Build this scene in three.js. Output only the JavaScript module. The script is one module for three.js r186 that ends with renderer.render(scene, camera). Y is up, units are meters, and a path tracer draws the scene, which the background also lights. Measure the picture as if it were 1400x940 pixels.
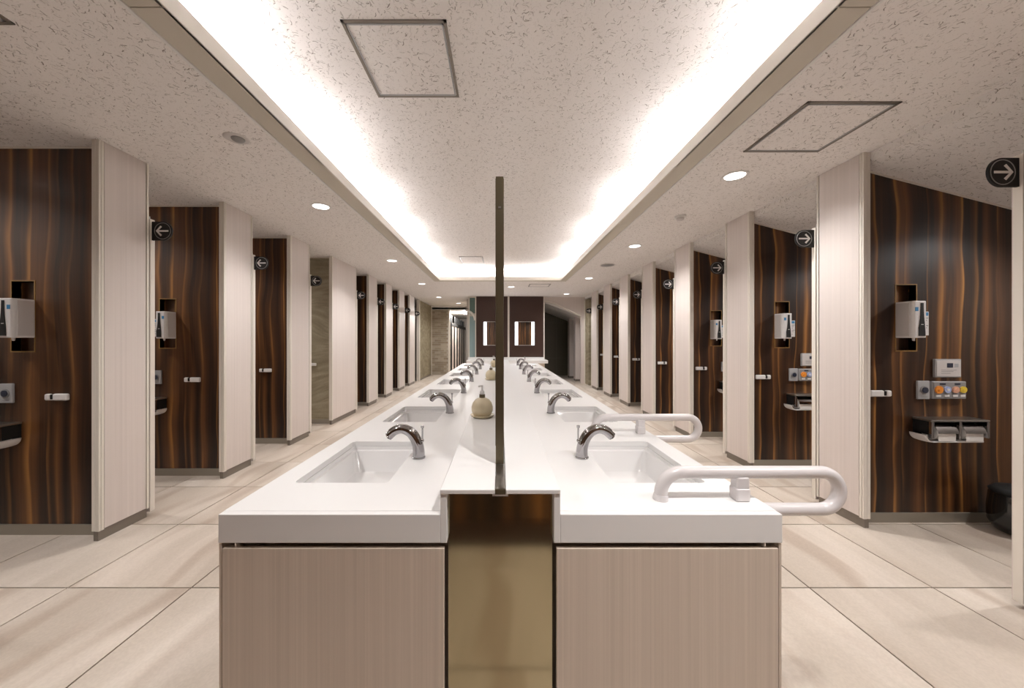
import * as THREE from 'three';
import { RoundedBoxGeometry } from 'three/addons/geometries/RoundedBoxGeometry.js';
import { mergeGeometries, toCreasedNormals } from 'three/addons/utils/BufferGeometryUtils.js';
import { RectAreaLightUniformsLib } from 'three/addons/lights/RectAreaLightUniformsLib.js';

// ---------------------------------------------------------------- camera, exposure, lights
RectAreaLightUniformsLib.init();
const scene = new THREE.Scene();
scene.background = new THREE.Color(0x000000);
const FOCAL = 490;                                   // pixels in the 1400 x 940 frame
const camera = new THREE.PerspectiveCamera(2 * Math.atan(470 / FOCAL) * 180 / Math.PI, 1400 / 940, 0.02, 60);
camera.position.set(0, 1.2, 0);
camera.lookAt(0, 1.2, -1);
camera.setViewOffset(1400, 940, 16, 5, 1400, 940);
const renderer = new THREE.WebGLRenderer({ antialias: true });
renderer.toneMapping = THREE.LinearToneMapping;
renderer.toneMappingExposure = 1.62;
renderer.shadowMap.enabled = true;
const COVE_LIGHT = 52, DOWN_LIGHT = 5.5, STALL_LIGHT = 3.4, MIRROR_LIGHT = 3.5;      // radiance, candela, radiance
const COVE_TINT = new THREE.Color().setRGB(1.0, 0.985, 0.985), DOWN_TINT = new THREE.Color().setRGB(1.0, 0.975, 0.955);

// distances D run away from the camera: a point (X, Y, D) stands at (X, Y, -D)
const CEIL = 2.4, UPPER = 2.65, LEFT = -2.395, RIGHT = 2.32;

// ---------------------------------------------------------------- helpers
let seed = 20417;
const rnd = () => { seed = (seed * 1664525 + 1013904223) >>> 0; return seed / 4294967296; };
const rr = (a, b) => a + (b - a) * rnd();
const used = {};
const numbered = (n) => { const k = used[n] = (used[n] ?? -1) + 1; return k ? n + '_' + String(k).padStart(3, '0') : n; };
function thing(name, label, category, [x, y, d] = [0, 0, 0], group) {
  const o = new THREE.Group(); o.name = numbered(name); o.position.set(x, y, -d); scene.add(o);
  o.userData = { label, category }; if (group) o.userData.group = group;
  return o;
}
function structure(name, label, category = 'wall') {
  const o = new THREE.Group(); o.name = numbered(name); scene.add(o);
  o.userData = { kind: 'structure', label, category };
  return o;
}
function obj(name, geo, mat, parent, label) {
  const m = new THREE.Mesh(Array.isArray(geo) ? merge(geo) : geo, mat);
  m.name = name; m.castShadow = m.receiveShadow = true; parent.add(m);
  if (label) m.userData.label = label;
  return m;
}
function merge(list) {
  return mergeGeometries(list.map((g) => { const h = g.index ? g.toNonIndexed() : g; for (const k of Object.keys(h.attributes)) if (!['position', 'normal', 'uv'].includes(k)) h.deleteAttribute(k); return h; }));
}
function metricUV(g, ou = 0, ov = 0) {               // uv in metres from the face each vertex lies on
  const p = g.attributes.position, n = g.attributes.normal, uv = new Float32Array(p.count * 2);
  for (let i = 0; i < p.count; i++) {
    const ax = Math.abs(n.getX(i)), ay = Math.abs(n.getY(i)), az = Math.abs(n.getZ(i));
    let u, v;
    if (ay > ax && ay > az) { u = p.getX(i); v = p.getZ(i); } else if (ax > az) { u = p.getZ(i); v = p.getY(i); } else { u = p.getX(i); v = p.getY(i); }
    uv[2 * i] = u + ou; uv[2 * i + 1] = v + ov;
  }
  g.setAttribute('uv', new THREE.BufferAttribute(uv, 2));
  return g;
}
// a box between two X, two Y and two D values; r rounds its edges
function bx(x0, x1, y0, y1, d0, d1, r = 0) {
  const w = Math.abs(x1 - x0), h = Math.abs(y1 - y0), d = Math.abs(d1 - d0);
  const g = r ? new RoundedBoxGeometry(w, h, d, 2, Math.min(r, w / 2.01, h / 2.01, d / 2.01)) : new THREE.BoxGeometry(w, h, d);
  g.translate((x0 + x1) / 2, (y0 + y1) / 2, -(d0 + d1) / 2);
  return metricUV(g);
}
const cyl = (rt, rb, h, x, y, d, seg = 28) => new THREE.CylinderGeometry(rt, rb, h, seg).translate(x, y, -d);
const disc = (r, t, x, y, d, seg = 28) => new THREE.CylinderGeometry(r, r, t, seg).rotateX(Math.PI / 2).translate(x, y, -d);   // faces the viewer
const lathe = (pts, seg = 40) => new THREE.LatheGeometry(pts.map(([r, y]) => new THREE.Vector2(r, y)), seg);
// sweep of an ellipse along a curve in the XY plane: pts [x, y], a in the plane, b along Z
function sweep(pts, a, b, seg = 20) {
  const pos = [], idx = [], n = pts.length;
  for (let i = 0; i < n; i++) {
    const p = pts[Math.max(0, i - 1)], q = pts[Math.min(n - 1, i + 1)];
    const tx = q[0] - p[0], ty = q[1] - p[1], l = Math.hypot(tx, ty) || 1, nx = -ty / l, ny = tx / l, t = i / (n - 1);
    const ra = typeof a === 'function' ? a(t) : a, rb = typeof b === 'function' ? b(t) : b;
    for (let k = 0; k < seg; k++) { const c = Math.cos(k / seg * 2 * Math.PI) * ra, s = Math.sin(k / seg * 2 * Math.PI) * rb; pos.push(pts[i][0] + nx * c, pts[i][1] + ny * c, s); }
  }
  for (let i = 0; i < n - 1; i++) for (let k = 0; k < seg; k++) { const k2 = (k + 1) % seg, A = i * seg + k, B = i * seg + k2, C = A + seg, D = B + seg; idx.push(A, B, C, B, D, C); }
  for (const i of [0, n - 1]) { const c = pos.length / 3; pos.push(pts[i][0], pts[i][1], 0); for (let k = 0; k < seg; k++) { const k2 = (k + 1) % seg; i ? idx.push(c, i * seg + k2, i * seg + k) : idx.push(c, k, k2); } }
  const g = new THREE.BufferGeometry();
  g.setAttribute('position', new THREE.Float32BufferAttribute(pos, 3)); g.setIndex(idx); g.computeVertexNormals();
  g.setAttribute('uv', new THREE.Float32BufferAttribute(new Float32Array(pos.length / 3 * 2), 2));
  // outward faces
  return g;
}
const arc = (cx, cy, r, a0, a1, n = 12) => Array.from({ length: n + 1 }, (_, i) => { const a = (a0 + (a1 - a0) * i / n) * Math.PI / 180; return [cx + r * Math.cos(a), cy + r * Math.sin(a)]; });
const roundRect = (s, x, y, w, h, r) => { s.moveTo(x + r, y); s.lineTo(x + w - r, y); s.absarc(x + w - r, y + r, r, -Math.PI / 2, 0); s.lineTo(x + w, y + h - r); s.absarc(x + w - r, y + h - r, r, 0, Math.PI / 2); s.lineTo(x + r, y + h); s.absarc(x + r, y + h - r, r, Math.PI / 2, Math.PI); s.lineTo(x, y + r); s.absarc(x + r, y + r, r, Math.PI, Math.PI * 1.5); return s; };

// ---------------------------------------------------------------- procedural textures
// periodic value noise
function noise2(seed0, nx, ny) {
  let s = seed0 >>> 0; const r = () => { s = (s * 1664525 + 1013904223) >>> 0; return s / 4294967296; };
  const t = Float32Array.from({ length: nx * ny }, r);
  return (u, v) => {                                  // u, v in 0..1, wraps
    const x = ((u % 1) + 1) % 1 * nx, y = ((v % 1) + 1) % 1 * ny, i = Math.floor(x) % nx, j = Math.floor(y) % ny, i2 = (i + 1) % nx, j2 = (j + 1) % ny;
    let fx = x - Math.floor(x), fy = y - Math.floor(y); fx = fx * fx * (3 - 2 * fx); fy = fy * fy * (3 - 2 * fy);
    return (t[j * nx + i] * (1 - fx) + t[j * nx + i2] * fx) * (1 - fy) + (t[j2 * nx + i] * (1 - fx) + t[j2 * nx + i2] * fx) * fy;
  };
}
function tex(w, h, mw, mh, fn, color = true) {         // fn(u, v) gives sRGB 0..255; covers mw x mh metres
  const data = new Uint8Array(w * h * 4);
  for (let j = 0; j < h; j++) for (let i = 0; i < w; i++) { const c = fn(i / w, j / h), o = (j * w + i) * 4; data[o] = c[0]; data[o + 1] = c[1]; data[o + 2] = c[2]; data[o + 3] = 255; }
  const t = new THREE.DataTexture(data, w, h);
  t.wrapS = t.wrapT = THREE.RepeatWrapping; t.magFilter = THREE.LinearFilter; t.minFilter = THREE.LinearMipmapLinearFilter; t.generateMipmaps = true;
  if (color) t.colorSpace = THREE.SRGBColorSpace;
  t.repeat.set(1 / mw, 1 / mh); t.needsUpdate = true;
  return t;
}
const mix3 = (a, b, t) => [a[0] + (b[0] - a[0]) * t, a[1] + (b[1] - a[1]) * t, a[2] + (b[2] - a[2]) * t];
const clamp = (x, a = 0, b = 1) => Math.min(b, Math.max(a, x));

// dark walnut laminate with long golden streaks, 1.5 m wide and 2.5 m high
function woodTex(s0) {
  let s = s0; const r = () => { s = (s * 1664525 + 1013904223) >>> 0; return s / 4294967296; };
  const warp = noise2(s0 + 1, 4, 5), warp2 = noise2(s0 + 2, 9, 11), fine = noise2(s0 + 3, 300, 5), fine2 = noise2(s0 + 4, 120, 4), band = noise2(s0 + 5, 30, 3), along = noise2(s0 + 6, 40, 6);
  const streaks = []; let x = 0.015;
  while (x < 0.985) { streaks.push([x, 0.007 + r() * r() * 0.026, 0.35 + r() * 0.6, r() < 0.5 ? 1 : -1]); x += 0.03 + r() * 0.075; }
  return tex(768, 1280, 1.5, 2.5, (u, v) => {
    const w = u + (warp(u, v) - 0.5) * 0.03 + (warp2(u, v) - 0.5) * 0.013;
    let c = mix3([38, 21, 11], [108, 69, 37], clamp(band(w, v * 0.5) * 1.5 - 0.38));
    let g = 0;
    for (const [sx, sw, sa, side] of streaks) {
      let d = w - sx; d -= Math.round(d);
      const e = d * side;                              // one crisp edge and one soft one
      const k = e < 0 ? Math.exp(-(e / sw) * (e / sw) * 14) : 0.8 * Math.exp(-(e / sw) * (e / sw) * 2.2) + 0.2 * Math.exp(-(e / sw) * (e / sw) * 0.3);
      g = Math.max(g, k * sa * clamp(0.1 + 1.3 * along(sx, v)));
    }
    c = mix3(c, [206, 146, 74], g);
    const f = (fine(u, v) - 0.5) * 15 + (fine2(w, v) - 0.5) * 16;
    return [clamp(c[0] + f, 0, 255), clamp(c[1] + f * 0.72, 0, 255), clamp(c[2] + f * 0.5, 0, 255)];
  });
}
// pale laminate with fine vertical fibres
function fibreTex(s0, base, amp) {
  const a = noise2(s0, 420, 3), b = noise2(s0 + 1, 130, 2), c = noise2(s0 + 2, 24, 3);
  return tex(512, 256, 0.8, 2.4, (u, v) => { const f = ((a(u, v) - 0.5) * 1.3 + (b(u, v) - 0.5) + (c(u, v) - 0.5) * 0.6) * amp; return [clamp(base[0] + f, 0, 255), clamp(base[1] + f, 0, 255), clamp(base[2] + f, 0, 255)]; });
}
// porcelain with soft bands running along the room
function porcelainTex() {
  const w1 = noise2(71, 5, 4), a = noise2(72, 9, 2), b = noise2(73, 34, 4), c = noise2(74, 120, 9), grit = noise2(75, 400, 400), w2 = noise2(76, 12, 8);
  return tex(1024, 1024, 2.4, 2.4, (u, v) => {
    const w = u + (w1(u, v) - 0.5) * 0.07 + (w2(u, v) - 0.5) * 0.02;
    const k = a(w, v) * 0.55 + b(w, v) * 0.33 + c(w, v) * 0.12;
    const dark = clamp((b(w * 1, v + 0.3) - 0.58) * 3.2) * 0.6;
    let col = mix3([202, 190, 177], [222, 211, 200], clamp((k - 0.28) * 2.4));
    col = mix3(col, [176, 157, 141], dark * 0.8);
    const g = (grit(u, v) - 0.5) * 9;
    return [clamp(col[0] + g, 0, 255), clamp(col[1] + g, 0, 255), clamp(col[2] + g, 0, 255)];
  });
}
// rock wool ceiling board: short crooked fissures; one canvas for colour, one for relief
function fissureTex() {
  const N = 1536, cv = document.createElement('canvas'), bv = document.createElement('canvas'); cv.width = cv.height = bv.width = bv.height = N;
  const c = cv.getContext('2d'), b = bv.getContext('2d');
  c.fillStyle = 'rgb(240,235,232)'; c.fillRect(0, 0, N, N); b.fillStyle = 'rgb(190,190,190)'; b.fillRect(0, 0, N, N);
  for (let i = 0; i < 26000; i++) { const x = rr(0, N), y = rr(0, N), s = rr(1, 4), g = rnd() < 0.5 ? '150,142,136' : '240,236,232'; c.fillStyle = `rgba(${g},0.22)`; c.fillRect(x, y, s, s); b.fillStyle = rnd() < 0.5 ? 'rgba(120,120,120,0.3)' : 'rgba(255,255,255,0.3)'; b.fillRect(x, y, s, s); }
  c.lineCap = b.lineCap = 'round';
  for (let i = 0; i < 4200; i++) {
    const x = rr(0, N), y = rr(0, N), a = rr(0, 6.28), l = rr(5, 24), k = rr(-9, 9), w = rr(1.2, 3.6), big = rnd();
    const col = `rgba(120,110,102,${big < 0.25 ? rr(0.5, 0.85) : rr(0.12, 0.45)})`;
    for (const ox of [-N, 0, N]) for (const oy of [-N, 0, N]) {
      if (x + ox < -40 || x + ox > N + 40 || y + oy < -40 || y + oy > N + 40) continue;
      for (const [ctx, st] of [[c, col], [b, 'rgba(20,20,20,0.8)']]) {
        ctx.strokeStyle = st; ctx.lineWidth = w; ctx.beginPath(); ctx.moveTo(x + ox, y + oy);
        ctx.quadraticCurveTo(x + ox + Math.cos(a) * l / 2 - Math.sin(a) * k, y + oy + Math.sin(a) * l / 2 + Math.cos(a) * k, x + ox + Math.cos(a) * l, y + oy + Math.sin(a) * l); ctx.stroke();
      }
    }
  }
  const mk = (k, col) => { const t = new THREE.CanvasTexture(k); t.wrapS = t.wrapT = THREE.RepeatWrapping; t.repeat.set(1 / 1.5, 1 / 1.5); if (col) t.colorSpace = THREE.SRGBColorSpace; return t; };
  return [mk(cv, true), mk(bv, false)];
}
// olive stone panel with wavy sediment lines
function stoneTex() {
  const a = noise2(91, 3, 5), b = noise2(92, 6, 40), c = noise2(93, 10, 130), g = noise2(94, 200, 200);
  return tex(512, 1024, 1.2, 2.4, (u, v) => { const w = v + (a(u, v) - 0.5) * 0.09, k = b(u, w) * 0.6 + c(u, w) * 0.4, f = (g(u, v) - 0.5) * 10; const col = mix3([128, 118, 96], [176, 166, 142], k); return [col[0] + f, col[1] + f, col[2] + f]; });
}
const [ceilMap, ceilBump] = fissureTex();
const std = (o) => new THREE.MeshStandardMaterial(o);
const phys = (o) => new THREE.MeshPhysicalMaterial(o);
const rgb = (r, g, b) => new THREE.Color().setRGB(r, g, b);
const M = {
  woodL: phys({ map: woodTex(311), roughness: 0.4, clearcoat: 0.12, clearcoatRoughness: 0.25 }),
  woodR: phys({ map: woodTex(907), roughness: 0.4, clearcoat: 0.12, clearcoatRoughness: 0.25 }),
  laminate: std({ map: fibreTex(41, [222, 212, 207], 5), roughness: 0.5 }),
  cabinet: std({ map: fibreTex(45, [217, 202, 187], 8), roughness: 0.5 }),
  profile: std({ color: rgb(0.8, 0.75, 0.68), roughness: 0.38 }),
  toekick: std({ color: rgb(0.24, 0.21, 0.18), roughness: 0.4, metalness: 0.4 }),
  ceiling: std({ map: ceilMap, bumpMap: ceilBump, bumpScale: 0.002, roughness: 0.95 }),
  tiles: [0, 1, 2].map((i) => { const t = porcelainTexOnce(); return std({ map: t, color: [rgb(1, 1, 1), rgb(0.95, 0.94, 0.93), rgb(0.98, 0.965, 0.95)][i], roughness: 0.42 }); }),
  grout: std({ color: rgb(0.16, 0.13, 0.105), roughness: 0.9 }),
  band: std({ color: rgb(0.6, 0.55, 0.47), roughness: 0.55 }),
  white: std({ color: rgb(0.8, 0.78, 0.76), roughness: 0.45 }),
  solid: phys({ color: rgb(0.86, 0.85, 0.845), roughness: 0.42, clearcoat: 0.0, clearcoatRoughness: 0.2 }),
  ceramic: phys({ color: rgb(0.87, 0.855, 0.85), roughness: 0.12, clearcoat: 0.6, clearcoatRoughness: 0.05 }),
  plasticGrip: phys({ color: rgb(0.74, 0.7, 0.7), roughness: 0.3, clearcoat: 0.3, clearcoatRoughness: 0.2 }),
  chrome: std({ color: rgb(0.42, 0.41, 0.42), roughness: 0.05, metalness: 1 }),
  steel: std({ color: rgb(0.5, 0.49, 0.47), roughness: 0.28, metalness: 1 }),
  satin: std({ color: rgb(0.4, 0.345, 0.225), roughness: 0.1, metalness: 1 }),
  bronze: std({ color: rgb(0.2, 0.17, 0.11), roughness: 0.35, metalness: 0.8 }),
  mirror: std({ color: rgb(0.85, 0.87, 0.86), roughness: 0.02, metalness: 1 }),
  black: std({ color: rgb(0.005, 0.005, 0.005), roughness: 0.6 }),
  grey: std({ color: rgb(0.3, 0.29, 0.29), roughness: 0.45 }),
  midgrey: std({ color: rgb(0.42, 0.42, 0.43), roughness: 0.45 }),
  whitePlastic: std({ color: rgb(0.78, 0.76, 0.75), roughness: 0.4 }),
  shellGrey: std({ color: rgb(0.62, 0.58, 0.56), roughness: 0.45 }),
  paper: std({ color: rgb(0.85, 0.83, 0.8), roughness: 0.95 }),
  blue: std({ color: rgb(0.05, 0.25, 0.5), roughness: 0.5 }),
  ink: std({ color: rgb(0.2, 0.2, 0.22), roughness: 0.6 }),
  orange: std({ color: rgb(0.85, 0.3, 0.04), roughness: 0.45 }), paleBlue: std({ color: rgb(0.4, 0.48, 0.75), roughness: 0.45 }), peach: std({ color: rgb(0.8, 0.42, 0.28), roughness: 0.45 }), yellow: std({ color: rgb(0.8, 0.58, 0.06), roughness: 0.45 }), navy: std({ color: rgb(0.03, 0.035, 0.06), roughness: 0.35 }),
  gold: std({ color: rgb(0.3, 0.17, 0.05), roughness: 0.45 }),
  cream: phys({ color: rgb(0.76, 0.65, 0.45), roughness: 0.3, clearcoat: 0.4 }),
  stone: std({ map: stoneTex(), roughness: 0.6 }),
  brown: std({ color: rgb(0.05, 0.022, 0.015), roughness: 0.4 }),
  darkTile: std({ color: rgb(0.1, 0.09, 0.062), roughness: 0.3 }),
  brick: [[0.42, 0.36, 0.28], [0.5, 0.44, 0.36], [0.36, 0.3, 0.23]].map((c) => std({ color: rgb(...c), roughness: 0.85 })),
  glass: phys({ color: rgb(0.62, 0.78, 0.82), roughness: 0.45, transmission: 0.75, thickness: 0 }),
  greenGlass: phys({ color: rgb(0.22, 0.34, 0.3), roughness: 0.2, transmission: 0.5, thickness: 0 }),
  wall: std({ color: rgb(0.6, 0.55, 0.5), roughness: 0.8 }),
  glowDown: std({ color: rgb(0.9, 0.9, 0.9), emissive: DOWN_TINT, emissiveIntensity: 3.2, roughness: 0.5 }),
  glowCove: std({ color: rgb(0.9, 0.9, 0.9), emissive: COVE_TINT, emissiveIntensity: 3, roughness: 0.5 }),
  glowMirror: std({ color: rgb(0.9, 0.9, 0.9), emissive: rgb(0.86, 0.9, 1), emissiveIntensity: 1.6, roughness: 0.5 }),
};
var _porcelain; function porcelainTexOnce() { return _porcelain ??= porcelainTex(); }

// ---------------------------------------------------------------- the shell: floor, ceilings, walls
{
  const floor = structure('floor', 'beige porcelain floor of large square tiles with dark joints', 'floor');
  obj('floor_bed', bx(-4.1, 4.1, -0.12, -0.004, -0.5, 19), M.grout, floor);
  const geos = Array.from({ length: 10 }, () => { const g = new THREE.BoxGeometry(0.5925, 0.012, 0.5925).translate(0, -0.006, 0); return metricUV(g, rr(0, 2.4), rr(0, 2.4)); });
  for (let row = -3; row < 16; row++) for (let col = -6; col <= 6; col++) {
    const d = 1.14 + 0.6 * row + 0.3, x = col * 0.6;
    if (d > 1.5 && d < 6.2 && Math.abs(x) < 0.5) continue;                      // under the vanity
    const m = obj('tile', geos[Math.floor(rnd() * 10)], M.tiles[Math.floor(rnd() * 3)], floor); m.position.set(x, 0, -d);
  }
  obj('far_paving', bx(-4.1, 4.1, -0.004, 0, 10.75, 19), M.tiles[0], floor);
}
{
  const c = structure('ceiling', 'textured off-white rock wool ceiling with a raised lit coffer', 'ceiling');
  obj('low_ceiling_panel', bx(-3.9, -1.34, CEIL, CEIL + 0.05, -0.32, 12.5), M.ceiling, c);
  obj('low_ceiling_panel', bx(1.34, RIGHT + 0.045, CEIL, CEIL + 0.05, -0.32, 12.5), M.ceiling, c);
  obj('low_ceiling_panel', bx(-1.34, 1.34, CEIL, CEIL + 0.05, -0.32, 0.72), M.ceiling, c);
  obj('low_ceiling_panel', bx(-1.34, 1.34, CEIL, CEIL + 0.05, 7.3, 12.5), M.ceiling, c);
  obj('coffer_ceiling', bx(-1.56, 1.56, UPPER, UPPER + 0.05, 0.5, 7.55), M.ceiling, c);
  for (const s of [-1, 1]) obj('coffer_side', bx(s * 1.5, s * 1.56, CEIL + 0.04, UPPER, 0.5, 7.55), M.white, c);
  obj('coffer_side', bx(-1.5, 1.5, CEIL + 0.04, UPPER, 7.46, 7.55), M.white, c); obj('coffer_side', bx(-1.5, 1.5, CEIL + 0.04, UPPER, 0.5, 0.58), M.white, c);
  // sloping soffit over the stalls on the grab bar side
  const s = new THREE.Shape(); s.moveTo(RIGHT + 0.045, 2.34); s.lineTo(3.95, 1.928); s.lineTo(3.95, 2.45); s.lineTo(RIGHT + 0.045, 2.45); s.closePath();
  const g = new THREE.ExtrudeGeometry(s, { depth: 10.4, bevelEnabled: false }).translate(0, 0, -10.1);
  obj('sloping_soffit', metricUV(g), M.ceiling, c);
  obj('far_ceiling', bx(-4, 2.5, 2.28, 2.34, 12.5, 19), M.white, c);
}
{
  // cove: a painted shelf, an upturned lip and a bead round the coffer
  const t = structure('trim_1', 'beige cove shelf with upturned lip around the raised ceiling', 'trim');
  const joints = [0.84, 1.29, 3.7, 6.1, 7.17];
  for (const s of [-1, 1]) {
    for (let i = 0; i < 4; i++) obj('cove_shelf', bx(s * 1.21, s * 1.34, CEIL - 0.002, CEIL + 0.012, joints[i] + 0.002, joints[i + 1] - 0.002), M.band, t);
    obj('cove_lip', bx(s * 1.205, s * 1.222, CEIL - 0.002, CEIL + 0.075, 0.84, 7.17, 0.003), M.profile, t);
    obj('bead', bx(s * 1.335, s * 1.35, CEIL - 0.008, CEIL + 0.01, 0.72, 7.3, 0.003), M.white, t);
    obj('cove_floor', bx(s * 1.22, s * 1.5, CEIL + 0.012, CEIL + 0.02, 0.58, 7.46), M.white, t);
  }
  for (const [d0, d1, dl] of [[7.17, 7.3, 7.17], [0.72, 0.84, 0.84]]) {
    obj('cove_shelf', bx(-1.34, 1.34, CEIL - 0.002, CEIL + 0.012, d0, d1), M.band, t);
    obj('cove_lip', bx(-1.222, 1.222, CEIL - 0.002, CEIL + 0.075, dl - 0.008, dl + 0.008, 0.003), M.profile, t);
  }
  obj('cove_floor', bx(-1.5, 1.5, CEIL + 0.012, CEIL + 0.02, 7.18, 7.46), M.white, t); obj('cove_floor', bx(-1.5, 1.5, CEIL + 0.012, CEIL + 0.02, 0.58, 0.83), M.white, t);
}
obj('wall_panel', bx(-3.95, -3.83, -0.05, 2.45, -0.4, 12.6), M.wall, structure('wall_left', 'plain pale wall at the back of the stalls on the soap jar side'));
obj('wall_panel', bx(3.83, 3.95, -0.05, 2.45, -0.4, 12.6), M.wall, structure('wall_right', 'plain pale wall at the back of the stalls on the grab bar side'));
{
  const w = structure('wall_back', 'dark walnut wall facing the steel end of the vanity');
  obj('wall_panel', bx(-3.95, 3.95, -0.05, 2.45, -0.42, -0.25), M.woodL, w);
  obj('plinth', bx(-3.83, 3.83, 0, 0.14, -0.25, -0.235), M.brown, w);
}

// ---------------------------------------------------------------- cove light strips and downlights
function strip(x, d, len, across, label) {
  const o = thing('cove_light', label, 'light', [x, CEIL + 0.02, d], 'light strips in the ceiling cove');
  const w = across ? len : 0.05, l = across ? 0.05 : len;
  obj('housing', bx(-w / 2, w / 2, 0, 0.018, -l / 2, l / 2, 0.004), M.white, o);
  obj('diffuser', bx(-w / 2 + 0.006, w / 2 - 0.006, 0.018, 0.026, -l / 2 + 0.006, l / 2 - 0.006), M.glowCove, o);
  const a = new THREE.RectAreaLight(COVE_TINT, COVE_LIGHT, w - 0.01, l - 0.01); a.position.set(0, 0.03, 0); a.rotation.x = Math.PI / 2; o.add(a);
}
for (const s of [-1, 1]) for (let i = 0; i < 6; i++) strip(s * 1.335, 1.35 + i * 1.06, 0.64, false, `glowing strip light in ceiling cove, ${['first', 'second', 'third', 'fourth', 'fifth', 'sixth'][i]} along the ${s < 0 ? 'soap jar' : 'grab bar'} side`);
for (const x of [-0.72, 0.72]) { strip(x, 7.32, 1.3, true, `glowing strip light across the cove end, ${x < 0 ? 'soap jar' : 'grab bar'} side`); }

function downlight(x, d, label, y = CEIL, power = DOWN_LIGHT, tilt = 0, group = 'round recessed downlights') {
  const o = thing('downlight', label, 'light', [x, y, d], group); o.rotation.z = tilt;
  obj('trim_ring', lathe([[0.066, 0.012], [0.066, -0.002], [0.07, -0.006], [0.086, -0.004], [0.088, 0.0], [0.07, 0.004]], 36), M.white, o);
  obj('lens', cyl(0.066, 0.066, 0.006, 0, -0.001, 0, 32), M.glowDown, o);
  const l = new THREE.SpotLight(DOWN_TINT, power, 0, 1.25, 0.9, 2); l.position.set(0, -0.012, 0); l.target.position.set(0, -1, 0); l.castShadow = true; l.shadow.radius = 2.5; o.add(l); o.add(l.target);
}
const NTH = ['first', 'second', 'third', 'fourth', 'fifth', 'sixth', 'seventh', 'eighth', 'ninth'];
[0.45, 2.613, 4.56, 6.92, 9.26].forEach((d, i) => downlight(1.71, d, `glowing round downlight over grab bar aisle, ${NTH[i]} from steel panel end`));
[0.9, 3.21, 5.39, 7.6, 9.97].forEach((d, i) => downlight(-1.6 - 0.014 * i * i / 2, d, `glowing round downlight over soap jar aisle, ${NTH[i]} from steel panel end`));
downlight(0.246, 8.05, 'glowing round downlight in front of the lit wall mirrors');
downlight(0.5, 0.35, 'glowing round downlight before the steel end panel');
downlight(-1.35, 11.6, 'glowing round downlight before the brick wall');
[[-3.5, 0.7], [-3.5, 1.68], [-3.5, 2.68], [-3.5, 3.66], [-3.5, 4.66]].forEach(([x, d], i) => downlight(x, d, `round downlight inside the ${NTH[i]} stall opposite the soap jars`, CEIL, STALL_LIGHT, 0, 'stall downlights'));
[[3.5, 0.7], [3.5, 1.82], [3.5, 2.87], [3.5, 3.92], [3.5, 5.0]].forEach(([x, d], i) => downlight(x, d, `round downlight inside the ${NTH[i]} stall opposite the grab bars`, 2.352 - (x - RIGHT) * 0.26 - 0.003, STALL_LIGHT, -Math.atan(0.26), 'stall downlights'));
{
  const o = thing('far_light', 'bright small lamp on the ceiling of the corridor beyond the brick wall', 'light', [-1.35, 2.28, 14]);
  obj('housing', lathe([[0.0, 0.0], [0.11, 0.0], [0.11, -0.03], [0.09, -0.04]], 28), M.white, o);
  obj('lens', cyl(0.088, 0.088, 0.014, 0, -0.036, 0), M.glowDown, o);
  const l = new THREE.PointLight(DOWN_TINT, 5, 0, 2); l.position.set(0, -0.12, 0); l.castShadow = true; o.add(l);
}
// ---------------------------------------------------------------- access hatches and ceiling fittings
function hatch(label, x0, x1, d0, d1, y) {
  const o = thing('access_hatch', label, 'hatch', [(x0 + x1) / 2, y, (d0 + d1) / 2]);
  const w = (x1 - x0) / 2, l = (d1 - d0) / 2;
  obj('frame', [bx(-w, w, -0.005, 0.001, -l, -l + 0.014), bx(-w, w, -0.005, 0.001, l - 0.014, l), bx(-w, -w + 0.014, -0.005, 0.001, -l, l), bx(w - 0.014, w, -0.005, 0.001, -l, l)], M.toekick, o);
  obj('rim', [bx(-w + 0.017, w - 0.017, -0.006, 0.001, -l + 0.017, -l + 0.024), bx(-w + 0.017, w - 0.017, -0.006, 0.001, l - 0.024, l - 0.017), bx(-w + 0.017, -w + 0.024, -0.006, 0.001, -l + 0.017, l - 0.017), bx(w - 0.024, w - 0.017, -0.006, 0.001, -l + 0.017, l - 0.017)], M.midgrey, o);
  obj('lid', bx(-w + 0.024, w - 0.024, -0.003, 0.001, -l + 0.024, l - 0.024), M.ceiling, o);
}
hatch('square access hatch with dark metal rim in the raised ceiling, closest to the steel panel', -0.725, -0.245, 1.62, 2.135, UPPER);
hatch('square access hatch with dark rim in raised ceiling, at the end by the lit mirrors', -0.72, -0.3, 6.2, 6.72, UPPER);
hatch('square access hatch with dark rim in low ceiling over the grab bar side aisle', 1.545, 2.02, 1.8, 2.28, CEIL);
hatch('square access hatch in low ceiling over the soap jar side aisle', -2.3, -1.84, 0.9, 1.36, CEIL);
hatch('square access hatch in low ceiling in front of the lit wall mirrors', 0.62, 1.08, 7.62, 8.02, CEIL);
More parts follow.
